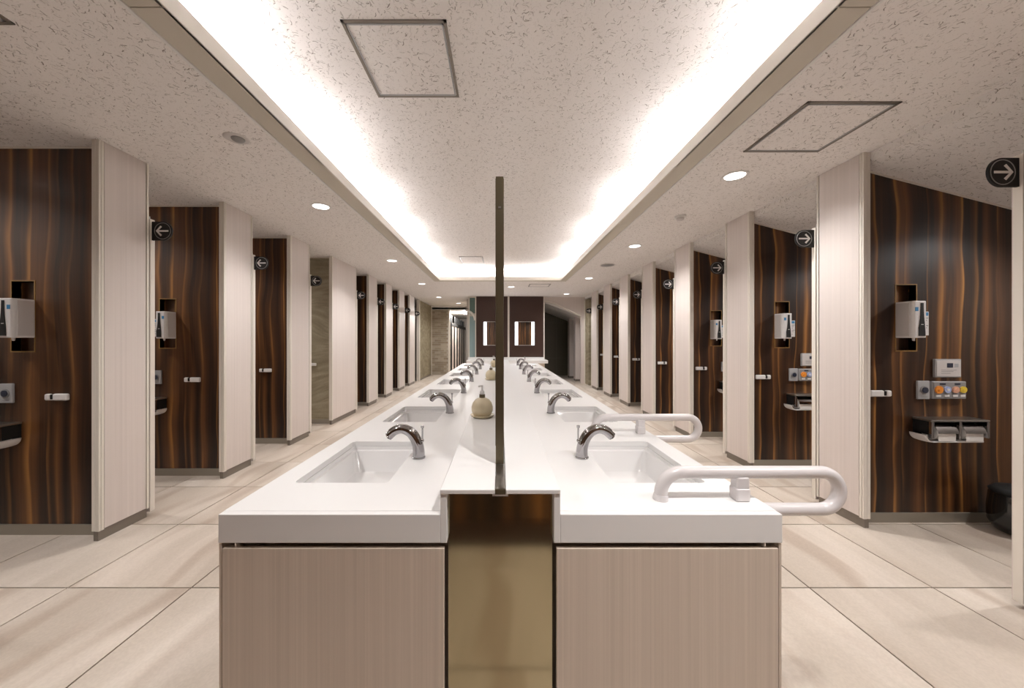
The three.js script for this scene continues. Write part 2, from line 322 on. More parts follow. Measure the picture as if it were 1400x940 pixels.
{
  const o = thing('ceiling_sensor', 'small round white sensor with grey lens in the low ceiling', 'sensor', [-1.57, CEIL, 2.13]);
  obj('ring', lathe([[0, -0.004], [0.06, -0.004], [0.066, -0.001], [0.066, 0.001]], 32), M.shellGrey, o);
  obj('lens', new THREE.SphereGeometry(0.036, 24, 10, 0, Math.PI * 2, Math.PI / 2, Math.PI / 2).scale(1, 0.5, 1).translate(0.012, -0.004, 0), M.grey, o);
  const p = thing('smoke_detector', 'white domed smoke detector on the low ceiling near the downlights', 'detector', [1.737, CEIL, 3.46]);
  obj('base', lathe([[0, -0.02], [0.05, -0.02], [0.052, 0]], 32), M.white, p); obj('dome', lathe([[0, -0.045], [0.026, -0.043], [0.034, -0.032], [0.036, -0.02]], 32), M.shellGrey, p);
  const q = thing('ceiling_speaker', 'round dark grey speaker grille in the low ceiling', 'speaker', [1.71, CEIL, 5.71]);
  obj('rim', lathe([[0.1, -0.006], [0.112, -0.005], [0.114, 0]], 36), M.shellGrey, q); obj('grille', cyl(0.101, 0.101, 0.006, 0, -0.002, 0, 36), M.grey, q);
}

// ---------------------------------------------------------------- stall rows
const soffitY = (x) => 2.352 - (x - RIGHT) * 0.26;
const shapeGeo = (pts, hole, depth) => {
  const s = new THREE.Shape(); pts.forEach(([x, y], i) => i ? s.lineTo(x, y) : s.moveTo(x, y)); s.closePath();
  if (hole) { const h = new THREE.Path(); const [a, b, c, d] = hole; h.moveTo(a, c); h.lineTo(a, d); h.lineTo(b, d); h.lineTo(b, c); h.closePath(); s.holes.push(h); }
  return new THREE.ExtrudeGeometry(s, { depth, bevelEnabled: false });
};
// side: -1 soap jar row, 1 grab bar row. Local frame: x = 0 at the aisle face, D = 0 at the near edge
function partition(side, near, far, o) {
  const g = thing('stall_partition', o.label, 'partition', [side < 0 ? LEFT : RIGHT, 0, near], o.group);
  const len = far - near, wood = o.stone ? M.stone : side < 0 ? M.woodL : M.woodR, S = (s) => side * s;
  const woodD = 0.085, s0 = 0.03, s1 = 1.46, off = side < 0 ? 0.185 : 0;
  // front panel on the aisle
  obj('front_panel', bx(S(0.0), S(0.03), 0.065, 2.3985, 0.031, len - 0.019), M.laminate, g);
  obj('panel_groove', [bx(S(0.006), S(0.03), 0.065, 2.397, 0.02, 0.034), bx(S(0.006), S(0.03), 0.065, 2.397, len - 0.022, len - 0.012)], M.grey, g);
  obj('edge_profile', [bx(S(-0.004), S(0.018), 0.06, 2.398, -0.004, 0.008, 0.002), bx(S(0.021), S(0.042), 0.06, 2.398, -0.002, 0.012, 0.002), bx(S(-0.003), S(0.0), 0.06, 2.398, 0.011, 0.026)], M.profile, g);
  obj('edge_groove', bx(S(0.016), S(0.023), 0.061, 2.397, 0.002, 0.01), M.grey, g);
  obj('edge_profile', bx(S(-0.003), S(0.035), 0.06, 2.398, len - 0.014, len), M.profile, g);
  obj('toe_kick', bx(S(0.008), S(0.036), 0, 0.06, 0.004, len - 0.006), M.toekick, g);
  // wood wall between two stalls
  const top = (s) => side < 0 ? 2.388 : soffitY(RIGHT + s) - 0.012;
  const hole = o.niche ? [S(off + (side < 0 ? 0.31 : 0.30)), S(off + (side < 0 ? 0.45 : 0.432)), 1.133, 1.566] : null;
  if (hole && hole[0] > hole[1]) hole.splice(0, 2, hole[1], hole[0]);
  const pts = [[S(s0), 0.06], [S(s1), 0.06], [S(s1), top(s1)], [S(s0), top(s0)]]; if (side < 0) pts.reverse();
  obj('wood_wall', shapeGeo(pts, hole, 0.045).translate(0, 0, -woodD - 0.045), wood, g);
  obj('rear_face', shapeGeo(pts, null, 0.02).translate(0, 0, -woodD - 0.066), wood, g);
  const dt = Math.atan(0.26), strip = side < 0 ? bx(S(s0), S(s1), 2.388, 2.398, woodD - 0.006, woodD + 0.06) : new THREE.BoxGeometry(1.44 / Math.cos(dt), 0.011, 0.066).rotateZ(-dt).translate((s0 + s1) / 2, top((s0 + s1) / 2) + 0.0055, -woodD - 0.027);
  obj('head_strip', strip, M.profile, g);
  obj('skirting', bx(S(s0), S(s1), 0, 0.062, woodD - 0.012, woodD + 0.06), M.steelDull ??= std({ color: rgb(0.36, 0.33, 0.28), roughness: 0.4, metalness: 0.5 }), g);
  if (hole) {
    const [a, b, c, d] = hole, f = 0.007;
    obj('niche_frame', [bx(a - f, b + f, c - f, c, woodD - 0.002, woodD + 0.04), bx(a - f, b + f, d, d + f, woodD - 0.002, woodD + 0.04), bx(a - f, a, c, d, woodD - 0.002, woodD + 0.04), bx(b, b + f, c, d, woodD - 0.002, woodD + 0.04)], M.gold, g);
  }
  return { g, wallD: near + woodD, off };
}
function stallDoor(side, d, o) {
  const g = thing('stall_door', o.label, 'door', [side < 0 ? LEFT : RIGHT, 0, d], o.group), S = (s) => side * s;
  obj('leaf', bx(S(0.0), S(0.6), 0.03, 2.03, 0.009, 0.047, 0.003), M.laminate, g);
  obj('edge_strip', bx(S(-0.004), S(0.002), 0.03, 2.03, 0.008, 0.04, 0.002), M.profile, g);
  obj('pivot', cyl(0.008, 0.008, 0.02, S(0.02), 2.04, 0.022, 12), M.steel, g);
  // flag sign on the door edge: black plate, ring, arrow pointing into the stall
  const r = 0.064, cx = -0.078, cy = 1.95, s = new THREE.Shape();
  s.moveTo(-0.004, cy - r); s.lineTo(-0.004, cy + r); s.lineTo(cx, cy + r); s.absarc(cx, cy, r, Math.PI / 2, Math.PI * 1.5); s.closePath();
  const plate = new THREE.ExtrudeGeometry(s, { depth: 0.01, bevelEnabled: false, curveSegments: 28 }).translate(0, 0, -0.029);
  const flip = (geo) => { if (side > 0) return geo; geo.scale(-1, 1, 1); if (geo.index) { const i = geo.index.array; for (let k = 0; k < i.length; k += 3) [i[k], i[k + 1]] = [i[k + 1], i[k]]; } else for (const at of Object.values(geo.attributes)) { const n = at.itemSize; for (let k = 0; k < at.count; k += 3) for (let c = 0; c < n; c++) { const a = at.array[k * n + c]; at.array[k * n + c] = at.array[(k + 1) * n + c]; at.array[(k + 1) * n + c] = a; } } return geo; };
  const p = obj('sign_plate', flip(plate), M.black, g, 'black rounded sign plate with white arrow');
  const ring = new THREE.TorusGeometry(0.055, 0.002, 8, 36).translate(cx, cy, -0.019);
  obj('ring', flip(ring), M.grey, p);
  const ar = new THREE.Shape(); const a = 0.04, w = 0.0055, hh = 0.03;
  ar.moveTo(-a, -w); ar.lineTo(a - 0.012, -w); ar.lineTo(a - 0.036, -hh + 0.002); ar.lineTo(a - 0.026, -hh - 0.006); ar.lineTo(a + 0.006, 0); ar.lineTo(a - 0.026, hh + 0.006); ar.lineTo(a - 0.036, hh - 0.002); ar.lineTo(a - 0.012, w); ar.lineTo(-a, w); ar.closePath();
  obj('arrow', flip(new THREE.ExtrudeGeometry(ar, { depth: 0.002, bevelEnabled: false }).translate(cx, cy, -0.0195)), M.white, p);
}
// fittings on the wood walls; s runs from the aisle into the stall, D is the wall face
function fittings(side, wallD, off, where, full) {
  const X = (s) => (side < 0 ? LEFT : RIGHT) + side * (s + off);
  const at = (name, label, cat, s, y, grp) => thing(name, label + ' ' + where, cat, [X(s), y, wallD], grp + ' ' + where);
  const S = (s) => side * s;
  {
    const hs = side < 0 ? 0.14 : 0.17;
    const o = at('wall_latch', 'small white folding hook', 'hook', hs, 0.852, 'wall hooks');
    obj('mount', bx(S(-0.02), S(0.04), -0.014, 0.016, -0.029, 0, 0.004), M.black, o);
    obj('arm', [bx(S(-0.07), S(0.02), -0.021, 0.021, -0.034, -0.012, 0.009)], M.whitePlastic, o);
    obj('tip', [bx(S(0.038), S(0.07), -0.02, 0.02, -0.034, -0.008, 0.009), bx(S(0.015), S(0.045), -0.02, -0.009, -0.026, -0.012, 0.003)], M.whitePlastic, o);
  }
  if (!full) return;
  {
    const o = at('seat_cleaner_dispenser', 'white wall dispenser with black front stripe', 'dispenser', side < 0 ? 0.345 : 0.335, 1.22, 'white dispensers');
    // body with a curved front: profile in plan, extruded upwards
    const s = new THREE.Shape(); roundRect(s, -0.04, 0, 0.08, 0.105, 0.012);
    const body = new THREE.ExtrudeGeometry(s, { depth: 0.226, bevelEnabled: true, bevelSize: 0.004, bevelThickness: 0.004, bevelSegments: 2 }).rotateX(-Math.PI / 2).scale(1, 1, -1);
    const ix = body.attributes.position; for (let i = 0; i < ix.count; i += 3) for (const k of ['position', 'normal', 'uv']) { const t = body.attributes[k], n = t.itemSize; for (let c = 0; c < n; c++) { const a = t.array[i * n + c]; t.array[i * n + c] = t.array[(i + 1) * n + c]; t.array[(i + 1) * n + c] = a; } }
    body.computeVertexNormals();
    obj('body', body, M.whitePlastic, o);
    obj('cheek', bx(S(-0.046), S(-0.042), 0.008, 0.22, -0.085, -0.01, 0.0015), M.shellGrey, o);
    const st = new THREE.Shape(); st.moveTo(-0.022, 0.008); st.lineTo(0.02, 0.008); st.bezierCurveTo(0.02, 0.07, 0.006, 0.13, 0.008, 0.216); st.lineTo(-0.008, 0.216); st.bezierCurveTo(-0.008, 0.15, -0.012, 0.1, -0.022, 0.06); st.closePath();
    const sg = new THREE.ExtrudeGeometry(st, { depth: 0.003, bevelEnabled: false }).translate(S(0.008), 0, 0.1095); obj('black_stripe', sg, M.black, o);
    obj('logo', bx(S(-0.034), S(-0.016), 0.165, 0.19, -0.1115, -0.109), M.blue, o);
    obj('print', [bx(S(0.0), S(0.014), 0.078, 0.082, -0.1135, -0.112)], M.whitePlastic, o);
    obj('nozzle', [cyl(0.008, 0.006, 0.02, S(0.0), -0.013, -0.07, 14)], M.whitePlastic, o);
    const card = obj('instruction_card', [bx(S(0.05), S(0.1), 0.012, 0.165, -0.07, -0.062, 0.003), bx(S(0.06), S(0.08), 0.04, 0.1, -0.062, 0, 0.003)], M.whitePlastic, o);
    obj('card_header', bx(S(0.056), S(0.094), 0.138, 0.16, -0.0712, -0.0699), M.blue, card);
    obj('card_print', [0.12, 0.106, 0.092, 0.072, 0.058, 0.036].map((y, i) => bx(S(0.056), S(0.094 - (i % 3) * 0.008), y, y + 0.005, -0.0708, -0.0699)), M.grey, card);
  }
  {
    const o = at('flush_control_panel', 'grey control unit with small dark display', 'panel', 0.625, 0.956, 'display units');
    obj('case', bx(-0.085, 0.085, 0, 0.12, -0.018, 0, 0.004), M.midgrey, o);
    obj('face', bx(-0.078, 0.078, 0.007, 0.113, -0.02, -0.017), M.shellGrey, o);
    obj('display', bx(-0.012, 0.026, 0.066, 0.094, -0.0215, -0.0195), M.navy, o);
    obj('button', bx(0.036, 0.062, 0.068, 0.092, -0.0215, -0.0195, 0.0006), M.midgrey, o); obj('print', [0.048, 0.038, 0.026].map((y, i) => bx(-0.05, 0.05 - i * 0.02, y, y + 0.003, -0.0208, -0.0195)), M.grey, o);
    const f = at('flush_button_plate', 'small grey plate with a round dark push button', 'button', 0.469, 0.813, 'push buttons');
    obj('plate', bx(-0.04, 0.04, 0, 0.12, -0.014, 0, 0.004), M.midgrey, f); obj('collar', disc(0.026, 0.006, 0, 0.06, -0.016), M.grey, f); obj('push_button', disc(0.019, 0.012, 0, 0.06, -0.018), M.navy, f);
    obj('print', bx(-0.02, 0.02, 0.014, 0.018, -0.0148, -0.0138), M.grey, f);
    const r = at('bidet_remote', 'grey remote with orange, blue and yellow buttons', 'remote', 0.628, 0.813, 'colour button remotes');
    obj('case', bx(-0.11, 0.11, 0.003, 0.117, -0.022, 0, 0.005), M.midgrey, r); obj('face', bx(-0.104, 0.104, 0.008, 0.112, -0.024, -0.021), M.grey, r);
    [[-0.077, M.orange], [-0.022, M.paleBlue], [0.033, M.peach], [0.082, M.yellow]].forEach(([x, m], i) => { const b = obj('button', disc(i ? 0.021 : 0.025, 0.01, x, 0.064, -0.027), m, r); obj('cap', disc(0.009, 0.003, x, 0.064, -0.033, 16), i === 1 ? M.whitePlastic : m, b); obj('small_button', bx(x - 0.016, x + 0.016, 0.016, 0.03, -0.027, -0.023, 0.002), M.whitePlastic, r); });
    obj('display', bx(-0.068, -0.03, 0.096, 0.106, -0.0255, -0.0235), M.navy, r); obj('display', bx(0.03, 0.066, 0.096, 0.106, -0.0255, -0.0235), M.navy, r);
  }
  {
    const o = at('paper_holder', 'double chrome paper holder with white curled tray', 'paper holder', 0.58, 0.55, 'paper holders');
    obj('back_plate', bx(-0.17, 0.19, 0.03, 0.145, -0.008, 0), M.black, o);
    obj('top_plate', bx(-0.175, 0.195, 0.134, 0.146, -0.11, 0, 0.003), M.steel, o);
    for (const x of [-0.165, 0.01, 0.185]) { obj('side_arm', bx(x - 0.008, x + 0.008, x === 0.01 ? 0.02 : 0.03, 0.14, -0.11, -0.09, 0.003), M.chrome, o); obj('side_cheek', bx(x - 0.002, x + 0.002, 0.05, 0.138, -0.092, -0.002), M.black, o); }
    for (const x of [-0.077, 0.098]) obj('cover_flap', new THREE.CylinderGeometry(0.056, 0.056, 0.13, 24, 1, true, 0, Math.PI * 0.55).rotateZ(Math.PI / 2).translate(x, 0.062, 0.06), M.chrome, o);
    const tray = arc(-0.16, 0.05, 0.044, 180, 270, 8).map(([x, y]) => [x, y]).concat([[-0.1, 0.006], [0.0, 0.006]]);
    obj('tray', [sweep(tray.map(([x, y]) => [x * side, y]), 0.006, 0.05, 16).translate(0, 0, 0.06), bx(S(0.0), S(0.17), 0.0, 0.012, -0.1, -0.02, 0.004)], M.whitePlastic, o);
    for (const x of [-0.077, 0.098]) {
      const p = thing('toilet_paper_roll', `white paper roll at the ${x < 0 === side > 0 ? 'tray' : 'inner'} side of chrome holder ` + where, 'paper roll', [X(0.58) + x, 0.55 + 0.062, wallD - 0.06], 'paper rolls ' + where);
      obj('roll', [new THREE.CylinderGeometry(0.048, 0.048, 0.11, 32).rotateZ(Math.PI / 2), bx(-0.055, 0.055, -0.05, 0.0, -0.049, -0.0475)], M.paper, p);
      obj('core', new THREE.CylinderGeometry(0.02, 0.02, 0.112, 20).rotateZ(Math.PI / 2), M.band, p);
    }
  }
}
const woodLabel = (row, i) => `dark walnut stall partition with pale panel, ${NTH[i]} ${row}`;
const ROWL = 'in the row opposite the soap jars', ROWR = 'in the row opposite the grab bars';
const ord = ['first', 'second', 'third'];
[[1.158, 1.46], [2.138, 2.44], [3.105, 3.46], [4.09, 4.50], [5.1, 5.957], [6.53, 6.96], [7.52, 7.93], [8.5, 8.95], [9.46, 10.0]].forEach(([n, f], i) => {
  const stone = i === 4;
  const p = partition(-1, n, f, { stone, niche: i >= 1 && i <= 2, label: stone ? 'olive stone stall partition with extra wide pale panel to the aisle' : woodLabel(ROWL, i), group: stone ? undefined : 'walnut partitions opposite the soap jars' });
  stallDoor(-1, f, { label: `open white stall door with black left arrow sign, ${NTH[i]} ${ROWL}`, group: 'open doors opposite the soap jars' });
  if (i >= 1 && i < 5) fittings(-1, p.wallD, p.off, i === 4 ? 'on the olive stone wall' : i === 3 ? 'next to the olive stone stall' : `on ${ord[i - 1]} wall opposite soap jars`, i <= 2);
});
[[1.233, 1.58], [2.288, 2.625], [3.334, 3.69], [4.38, 4.77], [5.45, 5.86], [6.51, 6.96], [7.58, 8.05], [8.63, 9.1]].forEach(([n, f], i) => {
  const p = partition(1, n, f, { niche: i >= 1 && i <= 3, label: woodLabel(ROWR, i), group: 'walnut partitions opposite the grab bars' });
  stallDoor(1, f, { label: `open white stall door with black right arrow sign, ${NTH[i]} ${ROWR}`, group: 'open doors opposite the grab bars' });
  if (i >= 1) fittings(1, p.wallD, p.off, `on ${NTH[i - 1]} wall opposite grab bars`, i <= 3);
});
{
  const o = thing('waste_bin', 'glossy black rounded bin standing against the walnut wall', 'bin', [3.21, 0, 2.21]);
  obj('body', lathe([[0, 0], [0.07, 0.0], [0.105, 0.02], [0.128, 0.07], [0.13, 0.15], [0.122, 0.24], [0.118, 0.25], [0.11, 0.25], [0.0, 0.252]], 40), phys({ color: rgb(0.008, 0.009, 0.01), roughness: 0.15, clearcoat: 0.6 }), o);
  obj('lid', lathe([[0.12, 0.25], [0.124, 0.262], [0.1, 0.285], [0, 0.295]], 40), M.black, o);
}

// ---------------------------------------------------------------- the double vanity
const TOP = 0.763, LEDGE = 0.827, NEAR = 0.9, END = 6.78, HALF = 0.709, STEP = 0.151;
const SINKS = Array.from({ length: 7 }, (_, i) => 1.325 + 0.82 * i);
{
  for (const s of [-1, 1]) {
    const o = thing('basin_counter', s < 0 ? 'long white counter with seven basins, soap jar side' : 'long white counter with seven basins and grab bars', 'counter', [0, 0, 0]);
    const sh = new THREE.Shape(); const a = s * STEP, b = s * HALF, x0 = Math.min(a, b), x1 = Math.max(a, b);
    sh.moveTo(x0, NEAR + 0.02); sh.lineTo(x1, NEAR + 0.02); sh.lineTo(x1, END); sh.lineTo(x0, END); sh.closePath();
    for (const d of SINKS) { const h = new THREE.Path(); roundRect(h, s < 0 ? -0.634 : 0.345, d - 0.225, 0.289, 0.45, 0.016); sh.holes.push(h); }
    obj('basin_deck', new THREE.ExtrudeGeometry(sh, { depth: 0.02, bevelEnabled: false, curveSegments: 6 }).rotateX(-Math.PI / 2).translate(0, TOP - 0.02, 0), M.solid, o);
    obj('front_apron', bx(s * STEP, s * HALF, TOP - 0.072, TOP, NEAR, NEAR + 0.02, 0.002), M.solid, o);
    obj('side_apron', bx(s * (HALF - 0.02), s * HALF, TOP - 0.072, TOP - 0.02, NEAR + 0.02, END), M.solid, o);
  }
  const o = thing('counter_ledge', 'raised white ledge along the middle of the counters', 'ledge', [0, 0, 0]);
  for (const s of [-1, 1]) obj('step_face', bx(s * 0.1345, s * STEP, TOP - 0.072, LEDGE - 0.011, NEAR, END, 0.0015), M.solid, o);
  for (const s of [-1, 1]) obj('ledge_slab', bx(s * STEP, s * 0.0135, LEDGE - 0.012, LEDGE, NEAR - 0.004, END, 0.0025), M.solid, o);
  obj('slot_bed', bx(-0.02, 0.02, LEDGE - 0.02, LEDGE - 0.009, NEAR + 0.004, END), M.solid, o);
}
for (const s of [-1, 1]) {
  const o = thing('vanity_cabinet', s < 0 ? 'taupe wood-grain cabinet end under the counter, soap jar side' : 'taupe wood-grain cabinet end under the counter, grab bar side', 'cabinet', [s * 0.42, 0, 0.92]);
  const X = (x) => s * (x - 0.42);
  obj('carcass', [bx(X(0.142), X(0.15), 0.06, TOP - 0.074, 0.06, 5.82), bx(X(0.68), X(0.69), 0.06, TOP - 0.074, 0.03, 5.82), bx(X(0.14), X(0.69), 0.06, TOP - 0.074, 0.12, 0.135), bx(X(0.14), X(0.69), 0.06, TOP - 0.074, 5.8, 5.82), bx(X(0.14), X(0.69), 0.06, 0.08, 0.06, 5.82)], M.cabinet, o);
  obj('end_panel', bx(X(0.1415), X(0.7), 0.02, TOP - 0.086, -0.019, -0.007, 0.002), M.cabinet, o);
  obj('corner_post', bx(X(0.7025), X(0.709), 0.0, TOP - 0.0745, -0.017, 0.03, 0.001), M.cabinet, o);
  for (let i = 0; i < 7; i++) obj('door_panel', bx(X(0.69), X(0.706), 0.1, TOP - 0.08, 0.034 + i * 0.826, 0.034 + i * 0.826 + 0.82, 0.002), M.cabinet, o);
  obj('toe_kick', bx(X(0.2), X(0.66), 0, 0.06, 0.05, 5.8), M.toekick, o);
}
{
  const o = thing('steel_end_panel', 'satin steel panel between the two cabinet ends', 'panel', [0, 0, 0.925]);
  obj('sheet', bx(-0.134, 0.134, 0.0, LEDGE - 0.013, 0, 0.012), M.satin, o);
  obj('backing', bx(-0.13, 0.13, 0.0, LEDGE - 0.03, 0.012, 0.03), M.steel, o);
}
{
  const o = thing('mirror_screen', 'tall frameless double-sided mirror standing on the middle ledge', 'mirror', [-0.002, LEDGE, 1.08]);
  obj('core', bx(-0.0118, 0.0118, 0.0, 0.867, 0, 5.6, 0.001), M.bronze, o);
  for (const s of [-1, 1]) obj('mirror_face', bx(s * 0.0118, s * 0.0128, 0.004, 0.862, 0.004, 5.596), M.mirror, o);
  obj('clip', bx(-0.004, 0.004, 0.77, 0.776, -0.002, 0.001), M.steel, o);
  const t = thing('mirror_channel', 'steel channel strip set in the ledge in front of the mirror', 'trim', [0, LEDGE, NEAR]);
  obj('channel', bx(-0.0125, 0.0125, -0.008, 0.0005, 0, 0.176), M.steel, t);
  obj('end_cap', bx(-0.0132, 0.0132, -0.0125, -0.0005, -0.0035, 0.002), M.bronze, t);
}
// basins
function ringPts(w, l, r, n = 6) { const p = []; const c = [[w / 2 - r, l / 2 - r, 0], [-w / 2 + r, l / 2 - r, 90], [-w / 2 + r, -l / 2 + r, 180], [w / 2 - r, -l / 2 + r, 270]]; for (const [x, y, a] of c) for (let i = 0; i <= n; i++) { const t = (a + 90 * i / n) * Math.PI / 180; p.push([x + r * Math.cos(t), y + r * Math.sin(t)]); } return p; }
function loft(rings, cap = true) {                      // rings [w, l, r, y, dx]
  const pos = [], idx = []; let n;
  for (const [w, l, r, y, dx = 0] of rings) { const p = ringPts(w, l, r); n = p.length; for (const [x, z] of p) pos.push(x + dx, y, z); }
  for (let i = 0; i < rings.length - 1; i++) for (let k = 0; k < n; k++) { const k2 = (k + 1) % n, A = i * n + k, B = i * n + k2; idx.push(A, B, A + n, B, B + n, A + n); }
  if (cap) { const L = rings[rings.length - 1], c = pos.length / 3, b = (rings.length - 1) * n; pos.push(L[4] ?? 0, L[3] - 0.004, 0); for (let k = 0; k < n; k++) idx.push(b + k, b + (k + 1) % n, c); }
  const g = new THREE.BufferGeometry(); g.setAttribute('position', new THREE.Float32BufferAttribute(pos, 3)); g.setIndex(idx); g.computeVertexNormals(); g.setAttribute('uv', new THREE.Float32BufferAttribute(new Float32Array(pos.length / 3 * 2), 2));
  return g;
}
const basinGeo = loft([[0.33, 0.49, 0.045, -0.0205], [0.284, 0.445, 0.018, -0.0205], [0.282, 0.443, 0.018, -0.034], [0.268, 0.428, 0.022, -0.038], [0.236, 0.372, 0.026, -0.104], [0.226, 0.358, 0.028, -0.114], [0.2, 0.32, 0.03, -0.122], [0.09, 0.12, 0.04, -0.136]]);
const basinSmooth = toCreasedNormals(basinGeo, 0.42);
const basinOuter = loft([[0.33, 0.49, 0.045, -0.021], [0.33, 0.49, 0.045, -0.034], [0.29, 0.44, 0.05, -0.05], [0.26, 0.4, 0.06, -0.13], [0.18, 0.3, 0.07, -0.15]]);
const spout = (() => {                                   // chrome arch from the deck over the basin
  const c = new THREE.CatmullRomCurve3([[0, 0], [0.0, 0.028], [0.008, 0.062], [0.03, 0.094], [0.06, 0.107], [0.088, 0.1], [0.112, 0.08]].map(([x, y]) => new THREE.Vector3(x, y, 0)));
  return c.getPoints(36).map((p) => [p.x, p.y]);
})();
function faucetGeos() {
  return {
    spout: sweep(spout, (t) => 0.0225 - 0.0065 * Math.min(1, t * 1.2), (t) => 0.0225 - 0.005 * t, 24),
    base: lathe([[0, 0], [0.0245, 0], [0.0248, 0.004], [0.0235, 0.006], [0.0, 0.007]], 32),
    seam: sweep(spout.slice(8, 34).map(([x, y], i, arr) => { const q = arr[Math.min(arr.length - 1, i + 1)], p = arr[Math.max(0, i - 1)], l = Math.hypot(q[0] - p[0], q[1] - p[1]); const k = 0.0175 - 0.0025 * i / arr.length; return [x - (q[1] - p[1]) / l * k, y + (q[0] - p[0]) / l * k]; }), 0.003, 0.009, 14),
    outlet: new THREE.CylinderGeometry(0.0085, 0.0085, 0.006, 18).rotateZ(0.75).translate(0.113, 0.078, 0),
    rod: new THREE.CylinderGeometry(0.003, 0.003, 0.05, 12).translate(-0.014, 0.09, 0),
    knob: new THREE.CylinderGeometry(0.0062, 0.0055, 0.009, 16).translate(-0.014, 0.116, 0),
    hinge: new THREE.SphereGeometry(0.008, 16, 10).translate(-0.012, 0.064, 0),
  };
}
const FG = faucetGeos();
for (const s of [-1, 1]) SINKS.forEach((d, i) => {
  const first = s > 0 && i === 0, sideWord = s < 0 ? 'on the soap jar side' : 'on the grab bar side';
  const b = thing('wash_basin', first ? 'white rectangular basin sunk between the two grab bars' : `white rectangular basin, ${NTH[i]} from the steel panel, ${sideWord}`, 'sink', [s * 0.4895, TOP, d], first ? undefined : `basins ${sideWord}`);
  obj('bowl', basinSmooth, M.ceramic, b); obj('underside', basinOuter, M.ceramic, b);
  const dr = obj('drain', cyl(0.021, 0.021, 0.006, 0, -0.1375, 0, 24), M.chrome, b); obj('drain_plug', cyl(0.014, 0.014, 0.004, 0, -0.133, 0, 20), M.steel, dr);
  const f = thing('faucet', first ? 'chrome arched faucet between the two white grab bars' : `chrome arched faucet, ${NTH[i]} from the steel panel, ${sideWord}`, 'faucet', [s * 0.304, TOP, d + 0.01], first ? undefined : `faucets ${sideWord}`);
  if (s < 0) f.rotation.y = Math.PI;
  obj('base', FG.base, M.chrome, f); const sp = obj('spout', FG.spout, M.chrome, f); obj('cover_plate', FG.seam, M.chrome, sp); obj('outlet', FG.outlet, M.black, sp);
  const r = obj('popup_rod', FG.rod, M.chrome, f); obj('knob', FG.knob, M.chrome, r); obj('rod_hinge', FG.hinge, M.chrome, f);
});
// grab bars
const barPath = [[0.441, TOP], [0.441, TOP + 0.014], ...arc(0.441 + 0.058, 0.838 - 0.058, 0.058, 180, 90, 14), ...Array.from({ length: 6 }, (_, i) => [0.56 + i * 0.06, 0.838]), ...arc(0.88, 0.7873, 0.0508, 90, -90, 24), [0.84, 0.7365], [0.78, 0.7365], [0.712, 0.7365]];
[[0.985, 'white looped grab bar at the steel panel end of the counter'], [1.685, 'white looped grab bar between the first two basins']].forEach(([d, label]) => {
  const o = thing('grab_bar', label, 'grab bar', [0.66, TOP, d]);
  obj('rail', sweep(barPath.map(([x, y]) => [x - 0.66, y - TOP]), 0.0168, 0.0168, 24), M.plasticGrip, o);
  const l = obj('foot', cyl(0.0185, 0.0195, 0.016, 0.441 - 0.66, 0.008, 0, 28), M.plasticGrip, o);
  const br = obj('bracket', bx(-0.021, 0.017, 0.0, 0.036, -0.018, 0.018, 0.005), M.plasticGrip, o);
  obj('saddle', [bx(-0.0185, 0.0155, 0.033, 0.066, -0.0165, 0.0165, 0.005)], M.plasticGrip, br);
  obj('wall_flange', new THREE.CylinderGeometry(0.021, 0.021, 0.006, 28).rotateZ(Math.PI / 2).translate(0.053, 0.7365 - TOP, 0), M.plasticGrip, o);
});
// soap jars
[[1.745, 'cream round soap jar on a saucer, first along the ledge from the steel panel'], [3.385, 'cream round soap jar on a saucer, second along the ledge from the steel panel'], [5.03, 'cream round soap jar on a saucer, third along the ledge from the steel panel']].forEach(([d, label]) => {
  const o = thing('soap_jar', label, 'soap dispenser', [-0.088, LEDGE, d]);
  obj('saucer', lathe([[0, 0], [0.044, 0], [0.055, 0.008], [0.058, 0.013], [0.055, 0.014], [0.046, 0.007], [0, 0.006]], 44), M.cream, o);
  obj('jar', lathe([[0, 0.007], [0.034, 0.007], [0.044, 0.013], [0.0515, 0.032], [0.052, 0.05], [0.046, 0.07], [0.033, 0.086], [0.02, 0.093], [0.014, 0.095], [0, 0.095]], 48), M.cream, o);
  obj('collar', cyl(0.014, 0.0145, 0.016, 0, 0.103, 0), M.bronze, o);
  const p = obj('pump', lathe([[0, 0.111], [0.012, 0.111], [0.0115, 0.124], [0.006, 0.13], [0.004, 0.133], [0.0038, 0.15], [0, 0.15]], 28), M.whitePlastic, o);
  obj('nozzle', sweep([[0.004, 0.151], [-0.006, 0.152], [-0.014, 0.151], [-0.019, 0.148]], 0.0045, 0.005, 14), M.whitePlastic, p);
});

